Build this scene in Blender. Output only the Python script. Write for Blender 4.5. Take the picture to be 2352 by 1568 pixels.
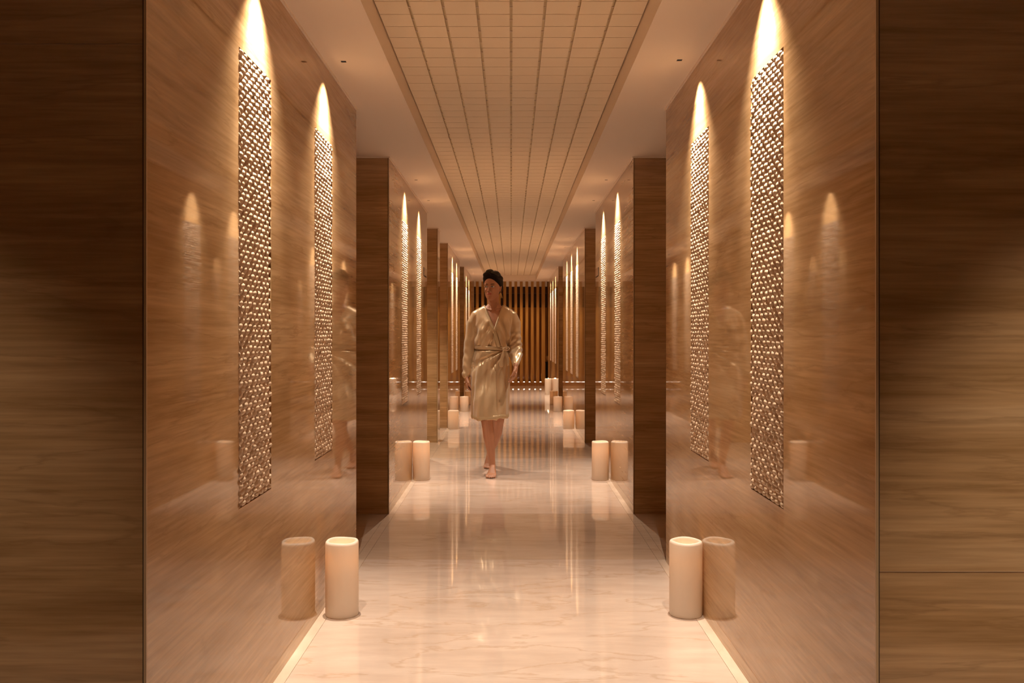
import bpy, bmesh, math, random
from math import sin, cos, pi, radians, sqrt, atan2
from mathutils import Vector, Matrix, noise
from mathutils.bvhtree import BVHTree

C = bpy.context
S = C.scene
for o in list(bpy.data.objects):
    bpy.data.objects.remove(o)
random.seed(7)

# ------------------------------------------------------------------ camera
F = 1950.0
cam_d = bpy.data.cameras.new('camera')
cam_d.sensor_width = 36.0
cam_d.lens = F / 2352 * 36.0
cam_d.shift_x = 2 / 2352
cam_d.shift_y = -14 / 2352
cam_d.clip_end = 100
cam = bpy.data.objects.new('camera', cam_d)
S.collection.objects.link(cam)
cam.location = (0, 0, 1.2)
cam.rotation_euler = (radians(90), 0, 0)
S.camera = cam

# ------------------------------------------------------------------ world, exposure
w = bpy.data.worlds.new('world')
S.world = w
w.use_nodes = True
w.node_tree.nodes['Background'].inputs[0].default_value = (1.0, 0.7, 0.45, 1)
w.node_tree.nodes['Background'].inputs[1].default_value = 0.0
S.view_settings.view_transform = 'Standard'
S.view_settings.look = 'None'
S.view_settings.exposure = 0.22
S.view_settings.gamma = 1.0
S.view_settings.use_curve_mapping = False
S.cycles.max_bounces = 10
S.cycles.diffuse_bounces = 5
S.cycles.glossy_bounces = 5
S.cycles.sample_clamp_indirect = 4.0
S.cycles.use_denoising = True

SPOT_W = 95.0
SPILL_W = 108.0
SPOT_COL = (1.0, 0.86, 0.71)
NEAR_FILL_W = 230.0
CANDLE_W = 0.42
CANDLE_COL = (1.0, 0.62, 0.36)

# ------------------------------------------------------------------ material helpers
def nmat(name):
    m = bpy.data.materials.new(name)
    m.use_nodes = True
    nt = m.node_tree
    return m, nt, nt.nodes['Principled BSDF']

def simple(name, col, rough=0.5, metal=0.0, **kw):
    m, nt, p = nmat(name)
    p.inputs['Base Color'].default_value = (*col, 1)
    p.inputs['Roughness'].default_value = rough
    p.inputs['Metallic'].default_value = metal
    for k, v in kw.items():
        p.inputs[k].default_value = v
    return m

def emis(name, col, st):
    m, nt, p = nmat(name)
    p.inputs['Base Color'].default_value = (*col, 1)
    p.inputs['Emission Color'].default_value = (*col, 1)
    p.inputs['Emission Strength'].default_value = st
    return m

def ramp(nt, stops):
    r = nt.nodes.new('ShaderNodeValToRGB')
    e = r.color_ramp.elements
    while len(e) > 1:
        e.remove(e[-1])
    e[0].position = stops[0][0]
    e[0].color = (*stops[0][1], 1)
    for p_, c_ in stops[1:]:
        x = e.new(p_)
        x.color = (*c_, 1)
    return r

def stone(name, stops, vein, rough, scale=(0.35, 0.35, 4.5), tilt=0.06, vein_amt=0.55, bump=0.0, island=False, spec=0.5, streak=0.8):
    """layered marble: bands stretched along the bed, fine streaks, thin darker veins"""
    m, nt, p = nmat(name)
    N, L = nt.nodes, nt.links
    tc = N.new('ShaderNodeTexCoord')
    mp = N.new('ShaderNodeMapping')
    mp.inputs['Scale'].default_value = scale
    mp.inputs['Rotation'].default_value = (tilt, tilt * 0.7, 0)
    L.new(tc.outputs['Object'], mp.inputs[0])
    n1 = N.new('ShaderNodeTexNoise')
    n1.inputs['Scale'].default_value = 2.0
    n1.inputs['Detail'].default_value = 9
    n1.inputs['Roughness'].default_value = 0.62
    n1.inputs['Distortion'].default_value = 0.25
    L.new(mp.outputs[0], n1.inputs['Vector'])
    r1 = ramp(nt, stops)
    L.new(n1.outputs['Fac'], r1.inputs[0])
    # fine streaks
    mp2 = N.new('ShaderNodeMapping')
    mp2.inputs['Scale'].default_value = (scale[0] * 3, scale[1] * 3, scale[2] * 8)
    mp2.inputs['Rotation'].default_value = (tilt, tilt * 0.7, 0)
    L.new(tc.outputs['Object'], mp2.inputs[0])
    n2 = N.new('ShaderNodeTexNoise')
    n2.inputs['Scale'].default_value = 2.5
    n2.inputs['Detail'].default_value = 6
    L.new(mp2.outputs[0], n2.inputs['Vector'])
    r2 = ramp(nt, [(0.3, (0.78, 0.75, 0.72)), (0.7, (1.08, 1.08, 1.08))])
    L.new(n2.outputs['Fac'], r2.inputs[0])
    mu = N.new('ShaderNodeMix')
    mu.data_type = 'RGBA'
    mu.blend_type = 'MULTIPLY'
    mu.inputs[0].default_value = streak
    L.new(r1.outputs[0], mu.inputs[6])
    L.new(r2.outputs[0], mu.inputs[7])
    # thin veins: ridge of a second stretched noise
    n3 = N.new('ShaderNodeTexNoise')
    n3.inputs['Scale'].default_value = 1.3
    n3.inputs['Detail'].default_value = 8
    n3.inputs['Roughness'].default_value = 0.55
    n3.inputs['Distortion'].default_value = 0.3
    L.new(mp.outputs[0], n3.inputs['Vector'])
    sb = N.new('ShaderNodeMath'); sb.operation = 'SUBTRACT'; sb.inputs[1].default_value = 0.5
    L.new(n3.outputs['Fac'], sb.inputs[0])
    ab = N.new('ShaderNodeMath'); ab.operation = 'ABSOLUTE'
    L.new(sb.outputs[0], ab.inputs[0])
    mr = N.new('ShaderNodeMapRange')
    mr.inputs['From Min'].default_value = 0.0
    mr.inputs['From Max'].default_value = 0.014
    mr.inputs['To Min'].default_value = vein_amt
    mr.inputs['To Max'].default_value = 0.0
    L.new(ab.outputs[0], mr.inputs[0])
    mx = N.new('ShaderNodeMix')
    mx.data_type = 'RGBA'
    L.new(mr.outputs[0], mx.inputs[0])
    L.new(mu.outputs[2], mx.inputs[6])
    mx.inputs[7].default_value = (*vein, 1)
    out = mx.outputs[2]
    if island:
        g = N.new('ShaderNodeNewGeometry')
        mrr = N.new('ShaderNodeMapRange')
        mrr.inputs['To Min'].default_value = 0.9
        mrr.inputs['To Max'].default_value = 1.06
        L.new(g.outputs['Random Per Island'], mrr.inputs[0])
        m2 = N.new('ShaderNodeMix'); m2.data_type = 'RGBA'; m2.blend_type = 'MULTIPLY'
        m2.inputs[0].default_value = 1.0
        L.new(out, m2.inputs[6])
        L.new(mrr.outputs[0], m2.inputs[7])
        out = m2.outputs[2]
    L.new(out, p.inputs['Base Color'])
    p.inputs['Roughness'].default_value = rough
    p.inputs['Specular IOR Level'].default_value = spec
    p.inputs['IOR'].default_value = 1.7
    if bump:
        b = N.new('ShaderNodeBump')
        b.inputs['Strength'].default_value = bump
        b.inputs['Distance'].default_value = 0.002
        L.new(n2.outputs['Fac'], b.inputs['Height'])
        L.new(b.outputs[0], p.inputs['Normal'])
    return m

M = {}
M['wall'] = stone('travertine', [(0.25, (0.36, 0.205, 0.085)), (0.42, (0.46, 0.275, 0.125)), (0.55, (0.54, 0.335, 0.165)), (0.75, (0.62, 0.41, 0.22))],
                  (0.26, 0.14, 0.06), 0.035, scale=(0.5, 0.5, 5.0), vein_amt=0.34, streak=1.0)
M['floor'] = stone('floor_marble', [(0.25, (0.57, 0.43, 0.335)), (0.5, (0.64, 0.49, 0.39)), (0.75, (0.70, 0.56, 0.46))],
                   (0.44, 0.28, 0.16), 0.045, scale=(0.7, 2.6, 1.0), tilt=0.0, vein_amt=0.4, island=True, streak=0.35)
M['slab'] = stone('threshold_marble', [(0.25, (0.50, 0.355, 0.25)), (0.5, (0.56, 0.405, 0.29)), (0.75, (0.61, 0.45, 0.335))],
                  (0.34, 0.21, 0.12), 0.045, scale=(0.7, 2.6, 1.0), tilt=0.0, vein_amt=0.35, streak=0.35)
M['border'] = stone('floor_border', [(0.25, (0.66, 0.50, 0.38)), (0.75, (0.80, 0.64, 0.50))], (0.5, 0.33, 0.2), 0.07,
                    scale=(2.0, 0.6, 1.0), tilt=0.0, vein_amt=0.2)
M['plaster'] = simple('ceiling_plaster', (0.92, 0.79, 0.67), 0.75)
M['tile'] = simple('ceiling_tile', (0.88, 0.75, 0.57), 0.6)
M['slot'] = simple('ceiling_slot', (0.85, 0.70, 0.46), 0.6)
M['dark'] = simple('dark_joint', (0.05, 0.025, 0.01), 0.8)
M['seam'] = simple('floor_joint', (0.33, 0.22, 0.14), 0.7)
M['edge'] = simple('edge_trim', (0.55, 0.38, 0.22), 0.3)
M['black'] = simple('black_void', (0.008, 0.005, 0.004), 0.9)
M['brass'] = simple('lamp_housing', (0.6, 0.45, 0.3), 0.4, 0.6)
M['lens'] = emis('lamp_lens', (1.0, 0.80, 0.58), 25.0)
M['uplens'] = emis('uplight_lens', (1.0, 0.82, 0.66), 14.0)
M['flame'] = emis('candle_flame', (1.0, 0.62, 0.30), 6.0)

def relief_mat():
    m, nt, p = nmat('carved_plaster')
    N, L = nt.nodes, nt.links
    g = N.new('ShaderNodeNewGeometry')
    r = ramp(nt, [(0.0, (0.54, 0.38, 0.25)), (1.0, (0.68, 0.51, 0.36))])
    L.new(g.outputs['Random Per Island'], r.inputs[0])
    L.new(r.outputs[0], p.inputs['Base Color'])
    p.inputs['Roughness'].default_value = 0.38
    return m
M['relief'] = relief_mat()

def wood_mat(name, c1, c2, rough=0.22):
    m, nt, p = nmat(name)
    N, L = nt.nodes, nt.links
    tc = N.new('ShaderNodeTexCoord')
    mp = N.new('ShaderNodeMapping')
    mp.inputs['Scale'].default_value = (22, 22, 0.8)
    L.new(tc.outputs['Object'], mp.inputs[0])
    n = N.new('ShaderNodeTexNoise')
    n.inputs['Scale'].default_value = 1.5
    n.inputs['Detail'].default_value = 6
    n.inputs['Distortion'].default_value = 0.4
    L.new(mp.outputs[0], n.inputs['Vector'])
    r = ramp(nt, [(0.3, c1), (0.7, c2)])
    L.new(n.outputs['Fac'], r.inputs[0])
    L.new(r.outputs[0], p.inputs['Base Color'])
    p.inputs['Roughness'].default_value = rough
    return m
M['slat'] = wood_mat('golden_wood', (0.40, 0.19, 0.045), (0.56, 0.29, 0.075), 0.25)
M['backwood'] = wood_mat('brown_wood', (0.30, 0.12, 0.03), (0.42, 0.18, 0.05), 0.12)

def wax_mat():
    m, nt, p = nmat('candle_wax')
    N, L = nt.nodes, nt.links
    p.inputs['Base Color'].default_value = (0.84, 0.76, 0.64, 1)
    p.inputs['Roughness'].default_value = 0.45
    p.inputs['Specular IOR Level'].default_value = 0.35
    t = N.new('ShaderNodeBsdfTranslucent')
    t.inputs[0].default_value = (0.92, 0.70, 0.46, 1)
    mx = N.new('ShaderNodeMixShader')
    mx.inputs[0].default_value = 0.28
    L.new(p.outputs[0], mx.inputs[1])
    L.new(t.outputs[0], mx.inputs[2])
    L.new(mx.outputs[0], N['Material Output'].inputs[0])
    return m
M['wax'] = wax_mat()

def silk_mat():
    m, nt, p = nmat('champagne_satin')
    N, L = nt.nodes, nt.links
    tc = N.new('ShaderNodeTexCoord')
    n = N.new('ShaderNodeTexNoise')
    n.inputs['Scale'].default_value = 16
    n.inputs['Detail'].default_value = 3
    mp = N.new('ShaderNodeMapping')
    mp.inputs['Scale'].default_value = (1.6, 1.6, 0.5)
    L.new(tc.outputs['Object'], mp.inputs[0])
    L.new(mp.outputs[0], n.inputs['Vector'])
    b = N.new('ShaderNodeBump')
    b.inputs['Strength'].default_value = 0.2
    b.inputs['Distance'].default_value = 0.012
    L.new(n.outputs['Fac'], b.inputs['Height'])
    L.new(b.outputs[0], p.inputs['Normal'])
    p.inputs['Base Color'].default_value = (0.56, 0.40, 0.23, 1)
    p.inputs['Roughness'].default_value = 0.31
    p.inputs['Metallic'].default_value = 0.40
    p.inputs['Sheen Weight'].default_value = 0.2
    return m
M['silk'] = silk_mat()
M['skin'] = simple('skin', (0.43, 0.20, 0.11), 0.5)
M['lip'] = simple('lips', (0.40, 0.10, 0.07), 0.35)
M['hair'] = simple('dark_hair', (0.006, 0.004, 0.0035), 0.42, 0.0, **{'Specular IOR Level': 0.12})
def _strands(m):
    nt = m.node_tree; N, L = nt.nodes, nt.links
    tc = N.new('ShaderNodeTexCoord'); mp = N.new('ShaderNodeMapping')
    mp.inputs['Scale'].default_value = (260, 30, 30)
    mp.inputs['Rotation'].default_value = (0, 0.5, 0.2)
    n = N.new('ShaderNodeTexNoise'); n.inputs['Scale'].default_value = 1.0; n.inputs['Detail'].default_value = 3
    b = N.new('ShaderNodeBump'); b.inputs['Strength'].default_value = 0.8; b.inputs['Distance'].default_value = 0.002
    L.new(tc.outputs['Object'], mp.inputs[0]); L.new(mp.outputs[0], n.inputs['Vector'])
    L.new(n.outputs['Fac'], b.inputs['Height']); L.new(b.outputs[0], N['Principled BSDF'].inputs['Normal'])
_strands(M['hair'])
M['eyewhite'] = simple('eye_white', (0.60, 0.53, 0.48), 0.25)
M['iris'] = simple('iris', (0.02, 0.01, 0.006), 0.15)
M['gold'] = simple('earring_gold', (0.85, 0.66, 0.32), 0.25, 0.8)
M['nail'] = simple('nails', (0.55, 0.26, 0.18), 0.25)

# ------------------------------------------------------------------ object helpers
COL = S.collection
def mesh_obj(name, bm, mats, parent=None, smooth=False, recalc=True):
    if recalc:
        bmesh.ops.recalc_face_normals(bm, faces=bm.faces)
    me = bpy.data.meshes.new(name)
    bm.to_mesh(me)
    bm.free()
    if not isinstance(mats, (list, tuple)):
        mats = [mats]
    for m in mats:
        me.materials.append(m)
    if smooth:
        me.polygons.foreach_set('use_smooth', [True] * len(me.polygons))
    o = bpy.data.objects.new(name, me)
    COL.objects.link(o)
    if parent:
        o.parent = parent
    return o

def thing(name, label, cat, loc=(0, 0, 0), rz=0.0, group=None):
    o = bpy.data.objects.new(name, None)
    o.empty_display_size = 0.1
    COL.objects.link(o)
    o.location = loc
    o.rotation_euler = (0, 0, rz)
    tag(o, label, cat, group)
    return o

def tag(o, label, cat, group=None):
    o['label'] = label
    o['category'] = cat
    if group:
        o['group'] = group

def struct(o, label=None):
    o['kind'] = 'structure'
    if label:
        o['label'] = label
    return o

def quad(bm, pts, mi=0):
    f = bm.faces.new([bm.verts.new(p) for p in pts])
    f.material_index = mi
    return f

def box(bm, x0, x1, y0, y1, z0, z1, mi=0):
    vs = [bm.verts.new(p) for p in [(x0, y0, z0), (x1, y0, z0), (x1, y1, z0), (x0, y1, z0),
                                    (x0, y0, z1), (x1, y0, z1), (x1, y1, z1), (x0, y1, z1)]]
    for idx in [(3, 2, 1, 0), (4, 5, 6, 7), (0, 1, 5, 4), (1, 2, 6, 5), (2, 3, 7, 6), (3, 0, 4, 7)]:
        f = bm.faces.new([vs[i] for i in idx])
        f.material_index = mi

def bevel_all(bm, r, seg=2):
    bmesh.ops.bevel(bm, geom=list(bm.edges), offset=r, segments=seg, affect='EDGES', clamp_overlap=True)

def lathe(bm, prof, seg=40, cx=0, cy=0, mi=0, close=True):
    rings = []
    for r, z in prof:
        if r < 1e-6:
            rings.append([bm.verts.new((cx, cy, z))])
        else:
            rings.append([bm.verts.new((cx + r * cos(2 * pi * k / seg), cy + r * sin(2 * pi * k / seg), z)) for k in range(seg)])
    for a, b in zip(rings, rings[1:]):
        for k in range(seg):
            k2 = (k + 1) % seg
            if len(a) == 1 and len(b) == 1:
                continue
            if len(a) == 1:
                f = bm.faces.new([a[0], b[k], b[k2]])
            elif len(b) == 1:
                f = bm.faces.new([a[k], a[k2], b[0]])
            else:
                f = bm.faces.new([a[k], a[k2], b[k2], b[k]])
            f.material_index = mi

def grid_with_holes(bm, us, vs, holes, to3d, normal, depth_of, mi=0):
    """flat sheet in (u,v) with rectangular holes; each hole gets side faces 'depth' along normal"""
    U = sorted(set(us + [h[0] for h in holes] + [h[1] for h in holes]))
    V = sorted(set(vs + [h[2] for h in holes] + [h[3] for h in holes]))
    def inside(u, v):
        for h in holes:
            if h[0] < u < h[1] and h[2] < v < h[3]:
                return True
        return False
    for a, b in zip(U, U[1:]):
        for c, d in zip(V, V[1:]):
            if inside((a + b) / 2, (c + d) / 2):
                continue
            quad(bm, [to3d(a, c), to3d(b, c), to3d(b, d), to3d(a, d)], mi)
    for i, h in enumerate(holes):
        dp = depth_of(i)
        n = Vector(normal) * dp
        P = [Vector(to3d(h[0], h[2])), Vector(to3d(h[1], h[2])), Vector(to3d(h[1], h[3])), Vector(to3d(h[0], h[3]))]
        for k in range(4):
            a, b = P[k], P[(k + 1) % 4]
            quad(bm, [a, b, b + n, a + n], mi)
        quad(bm, [p + n for p in P], mi)

# ------------------------------------------------------------------ layout
WX = 0.822          # half width of the corridor
CH = 2.40           # ceiling height
XO = 2.70           # outer end of the side passages
PZ0, PZ1, PW = 0.675, 2.072, 0.345
BLK = [  # side, y0, y1, panel centres
    (-1, 1.912, 4.505, [2.735, 3.725]),
    (1, 1.912, 4.505, [2.735, 3.705]),
    (-1, 5.71, 8.30, [6.56, 7.56]),
    (1, 5.71, 8.27, [6.56, 7.56]),
    (-1, 9.50, 9.78, []),
    (-1, 11.02, 13.60, [11.86, 12.80]),
    (1, 9.48, 13.50, [10.57, 11.55, 12.50]),
    (-1, 14.80, 17.45, [15.55, 16.52]),
    (1, 14.72, 18.85, [15.75, 16.70, 17.62]),
    (-1, 18.70, 18.90, []),
]
NICHE = 0.03

def wall_block(side, y0, y1, pans):
    bm = bmesh.new()
    holes = [(c - PW / 2, c + PW / 2, PZ0, PZ1) for c in pans]
    grid_with_holes(bm, [y0, y1], [0.0, CH], holes, lambda u, v: (side * WX, u, v), (side, 0, 0), lambda i: NICHE)
    for y in (y0, y1):
        quad(bm, [(side * WX, y, 0), (side * XO, y, 0), (side * XO, y, CH), (side * WX, y, CH)])
    quad(bm, [(side * XO, y0, 0), (side * XO, y1, 0), (side * XO, y1, CH), (side * XO, y0, CH)])
    for f in bm.faces:
        n = f.calc_center_median()
    o = mesh_obj('wall_left' if side < 0 else 'wall_right', bm, M['wall'], recalc=False)
    return struct(o)

for b in BLK:
    wall_block(*b)

# edge strips at the near corners of the marble blocks
tn = 0
for side, y0, y1, pans in BLK:
    tn += 1
    bm = bmesh.new()
    a, b_ = sorted((side * (WX - 0.0015), side * (WX + 0.0045)))
    box(bm, a, b_, y0 - 0.003, y0 + 0.002, 0.001, CH - 0.001, 0)
    a, b_ = sorted((side * (WX + 0.0045), side * (WX + 0.0075)))
    box(bm, a, b_, y0 - 0.0012, y0 + 0.001, 0.001, CH - 0.001, 1)
    struct(mesh_obj('trim_%d' % tn, bm, [M['edge'], M['dark']]))

# slab joints on the two nearest front faces
for side, zz in ((-1, (1.856,)), (1, (0.668,))):
    for z in zz:
        tn += 1
        bm = bmesh.new()
        a, b_ = sorted((side * (WX + 0.008), side * XO))
        box(bm, a, b_, 1.912 - 0.0006, 1.9125, z - 0.0006, z + 0.0006)
        struct(mesh_obj('trim_%d' % tn, bm, [M['seam']]))

# room ends, side passages and lobby
def plane_box(name, x0, x1, y0, y1, z0, z1, mat):
    bm = bmesh.new()
    box(bm, x0, x1, y0, y1, z0, z1)
    return struct(mesh_obj(name, bm, mat))
plane_box('wall_back', -XO - 0.1, XO + 0.1, -2.2, -2.1, 0, 2.8, M['wall'])
plane_box('wall_left', -XO - 0.1, -XO - 0.0, -2.1, 22.6, 0, 2.8, M['wall'])
plane_box('wall_right', XO + 0.0, XO + 0.1, -2.1, 22.6, 0, 2.8, M['wall'])
plane_box('wall_front', -XO - 0.1, XO + 0.1, 22.6, 22.7, 0, 2.8, M['backwood'])

# floor: large slabs with thin joints and a narrow border along the walls
bm = bmesh.new()
g = 0.0008
yj = [-2.1, 0.6, 1.912, 4.55, 5.72, 7.05, 8.30, 9.48, 10.9, 13.5, 14.75, 16.2, 18.85, 20.6, 22.6]
BX = 0.783
for a, b_ in zip(yj, yj[1:]):
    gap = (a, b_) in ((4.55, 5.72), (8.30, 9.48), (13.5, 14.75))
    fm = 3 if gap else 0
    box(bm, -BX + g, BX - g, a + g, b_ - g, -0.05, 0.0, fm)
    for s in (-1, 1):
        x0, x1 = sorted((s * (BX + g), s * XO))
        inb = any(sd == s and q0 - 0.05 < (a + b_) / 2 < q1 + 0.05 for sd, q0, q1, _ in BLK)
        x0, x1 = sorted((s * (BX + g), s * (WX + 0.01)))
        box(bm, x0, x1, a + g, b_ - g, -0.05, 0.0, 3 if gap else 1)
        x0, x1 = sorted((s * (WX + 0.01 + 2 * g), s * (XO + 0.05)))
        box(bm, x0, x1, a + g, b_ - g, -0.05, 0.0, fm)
box(bm, -XO, XO, -2.1, 22.6, -0.08, -0.0025, 2)
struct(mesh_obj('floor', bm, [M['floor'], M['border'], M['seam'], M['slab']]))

# ceiling with the long coffer and the pinholes of the downlights
LX = 0.735
HOLE = 0.0115
lamp_pos = []
for side, y0, y1, pans in BLK:
    for c in pans:
        lamp_pos.append((side, c))
CO0, CO1, CW = -1.2, 18.45, 0.54
CG = 2.503
holes = [(-CW, CW, CO0, CO1)]
for side, c in lamp_pos:
    holes.append((side * LX - HOLE, side * LX + HOLE, c - HOLE, c + HOLE))
for s in (-1, 1):
    holes.append((s * 1.27 - 0.03, s * 1.27 + 0.03, 1.42 - 0.03, 1.42 + 0.03))  # openings for the two added near fill lights
bm = bmesh.new()
grid_with_holes(bm, [-XO - 0.05, XO + 0.05], [-2.1, 18.9], holes, lambda u, v: (u, v, CH), (0, 0, 1),
                lambda i: 0.135 if i == 0 else 0.05)
# step up at the far end and the higher lobby ceiling
quad(bm, [(-XO, 18.9, CH), (XO, 18.9, CH), (XO, 18.9, 2.8), (-XO, 18.9, 2.8)])
quad(bm, [(-XO, 18.9, 2.8), (XO, 18.9, 2.8), (XO, 22.6, 2.8), (-XO, 22.6, 2.8)])
struct(mesh_obj('ceiling', bm, M['plaster'], recalc=False))

# coffer tiles
bm = bmesh.new()
T = 0.1348
yst = 3.4476 - int((3.4476 - CO0) / T) * T
y = yst
while y + T < CO1 + 0.001:
    for k in range(8):
        xc = (k - 3.5) * T
        box(bm, xc - T / 2 + 0.0055, xc + T / 2 - 0.0055, y + 0.0022, y + T - 0.0022, CG, CG + 0.014, 0)
    # little cross clip over each column slot
    for k in range(1, 8):
        xc = (k - 4) * T
        box(bm, xc - 0.0055, xc + 0.0055, y - 0.0025 + T * 0.5, y + 0.0025 + T * 0.5, CG + 0.002, CG + 0.006, 2)
    y += T
box(bm, -CW, CW, CO0, CO1, CG + 0.018, CG + 0.028, 1)
struct(mesh_obj('ceiling', bm, [M['tile'], M['slot'], M['plaster']]))

# thin shadow trims where ceiling meets the marble
for side, y0, y1, pans in BLK:
    tn += 1
    bm = bmesh.new()
    a, b_ = sorted((side * (WX - 0.008), side * (WX + 0.002)))
    box(bm, a, b_, y0 - 0.008, y1 + 0.008, CH - 0.008, CH + 0.001)
    a, b_ = sorted((side * (WX - 0.002), side * XO))
    box(bm, a, b_, y0 - 0.008, y0 + 0.001, CH - 0.008, CH + 0.001)
    struct(mesh_obj('trim_%d' % tn, bm, [M['plaster']]))

# ------------------------------------------------------------------ relief panels
def relief_bm(seed):
    rnd = random.Random(seed)
    bm = bmesh.new()
    W2, H = PW / 2, PZ1 - PZ0
    rows = 80
    dz = H / rows
    ncol = 7.3
    dy = PW / ncol
    for r in range(rows):
        z = (r + 0.5) * dz
        # carving is shallower across the middle of the panel
        t = z / H
        mid = max(0.0, 1 - ((t - 0.50) / 0.30) ** 2)
        off = 0.5 if r % 2 else 0.0
        for c in range(10):
            y = -W2 + (c + off) * dy - 0.0 * dy + rnd.uniform(-.002, .002)
            if y < -W2 - 0.004 or y > W2 + 0.004:
                continue
            zz = z + rnd.uniform(-.0012, .0012)
            ry = dy * rnd.uniform(0.50, 0.62)
            rz = dz * rnd.uniform(1.0, 1.25)
            px = rnd.uniform(0.003, 0.0065) * (1 - 0.30 * mid)
            lift = -0.10 + 0.55 * mid + (0.30 if t < 0.25 else 0.0)
            ay = y + rnd.uniform(-.12, .12) * ry
            az = zz + (rnd.uniform(-.06, .12) + lift) * rz * 0.6
            b0 = -0.0145
            ang0 = rnd.uniform(-.2, .2)
            levels = []
            for fr, hh in ((1.0, 0.0), (0.74, 0.52), (0.36, 0.88)):
                ring = []
                for k in range(7):
                    a = ang0 + pi / 2 + 2 * pi * k / 7
                    cy_, cz_ = y + (ay - y) * hh, zz + (az - zz) * hh
                    jit = 0 if hh == 0 else rnd.uniform(-.0007, .0007)
                    ring.append(bm.verts.new((b0 + (px - b0) * hh + jit,
                                              max(-W2 + .0003, min(W2 - .0003, cy_ + ry * fr * cos(a))),
                                              max(0.0, min(H, cz_ + rz * fr * sin(a) * (1.0 if sin(a) > 0 else 0.9))))))
                levels.append(ring)
            ap = bm.verts.new((px, max(-W2 + .001, min(W2 - .001, ay)), max(0.0, min(H, az))))
            for A, B in zip(levels, levels[1:]):
                for k in range(7):
                    bm.faces.new([A[k], A[(k + 1) % 7], B[(k + 1) % 7], B[k]])
            for k in range(7):
                bm.faces.new([levels[-1][k], levels[-1][(k + 1) % 7], ap])
    return bm

rel_me = []
for sd in range(3):
    o = mesh_obj('carved_face', relief_bm(sd + 3), M['relief'], smooth=(sd >= 0))
    rel_me.append(o.data)
    bpy.data.objects.remove(o)
bm = bmesh.new()
box(bm, -NICHE + 0.0005, -0.014, -PW / 2 + 0.0003, PW / 2 - 0.0003, 0.001, PZ1 - PZ0 - 0.001)
o = mesh_obj('backing_board', bm, simple('panel_backing', (0.42, 0.27, 0.16), 0.5))
back_me = o.data
bpy.data.objects.remove(o)

ordn = ['nearest the camera', 'second from the camera', 'third from the camera', 'fourth from the camera', 'fifth from the camera',
        'sixth from the camera', 'seventh from the camera', 'eighth from the camera', 'ninth from the camera', 'farthest from the camera']
look = ['tall bumpy relief panel, largest, with spotlight glow above its slanted top',
        'tall bumpy relief panel behind the tall near candle']
cnt = {-1: 0, 1: 0}
for i, (side, c) in enumerate(lamp_pos):
    n = cnt[side]
    cnt[side] += 1
    sn = 'left' if side < 0 else 'right'
    lab = 'tall narrow bumpy relief panel set in the %s marble wall, %s' % (sn, ordn[n])
    t = thing('relief_panel', lab, 'wall panel', (side * WX, c, PZ0), 0 if side < 0 else pi, 'lit relief panels in the marble walls')
    a = bpy.data.objects.new('carved_face', rel_me[i % 3]); COL.objects.link(a); a.parent = t
    b2 = bpy.data.objects.new('backing_board', back_me); COL.objects.link(b2); b2.parent = t

# ------------------------------------------------------------------ pinhole downlights (one over every panel)
bm = bmesh.new()
lathe(bm, [(0, 0.0), (0.0088, 0.0), (0.0088, 0.006), (0, 0.006)], 16)
o = mesh_obj('lens', bm, M['lens']); lens_me = o.data; bpy.data.objects.remove(o)
bm = bmesh.new()
lathe(bm, [(0.0098, -0.0365), (0.0168, -0.0365), (0.0168, 0.010), (0.0, 0.010), (0.0, 0.0085), (0.0098, 0.0085), (0.0098, -0.0365)], 20)
o = mesh_obj('housing', bm, M['black']); hous_me = o.data; bpy.data.objects.remove(o)
spot_me = bpy.data.lights.new('spot_bulb', 'SPOT')
spot_me.energy = SPOT_W
spot_me.color = SPOT_COL
spot_me.spot_size = radians(48)
spot_me.spot_blend = 0.7
spot_me.shadow_soft_size = 0.003
spill_me = bpy.data.lights.new('spill_bulb', 'SPOT')
spill_me.energy = SPILL_W
spill_me.color = SPOT_COL
spill_me.spot_size = radians(84)
spill_me.spot_blend = 1.0
spill_me.shadow_soft_size = 0.003
cnt = {-1: 0, 1: 0}
for side, c in lamp_pos:
    n = cnt[side]
    cnt[side] += 1
    sn = 'left' if side < 0 else 'right'
    t = thing('downlight', 'tiny pinhole downlight in the ceiling over the %s wall relief panel %s' % (sn, ordn[n]), 'light',
              (side * LX, c, CH + 0.02), 0, 'pinhole downlights over the relief panels')
    a = bpy.data.objects.new('lens', lens_me); COL.objects.link(a); a.parent = t; a.location = (0, 0, 0.018)
    b2 = bpy.data.objects.new('housing', hous_me); COL.objects.link(b2); b2.parent = t; b2.location = (0, 0, 0.018)
    l = bpy.data.objects.new('spot_bulb', spot_me); COL.objects.link(l); l.parent = t
    l.location = (0, 0, -0.014)
    l.rotation_euler = (0, side * -radians(13), 0)
    l = bpy.data.objects.new('spill_bulb', spill_me); COL.objects.link(l); l.parent = t
    l.location = (0, 0, -0.014)
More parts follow.
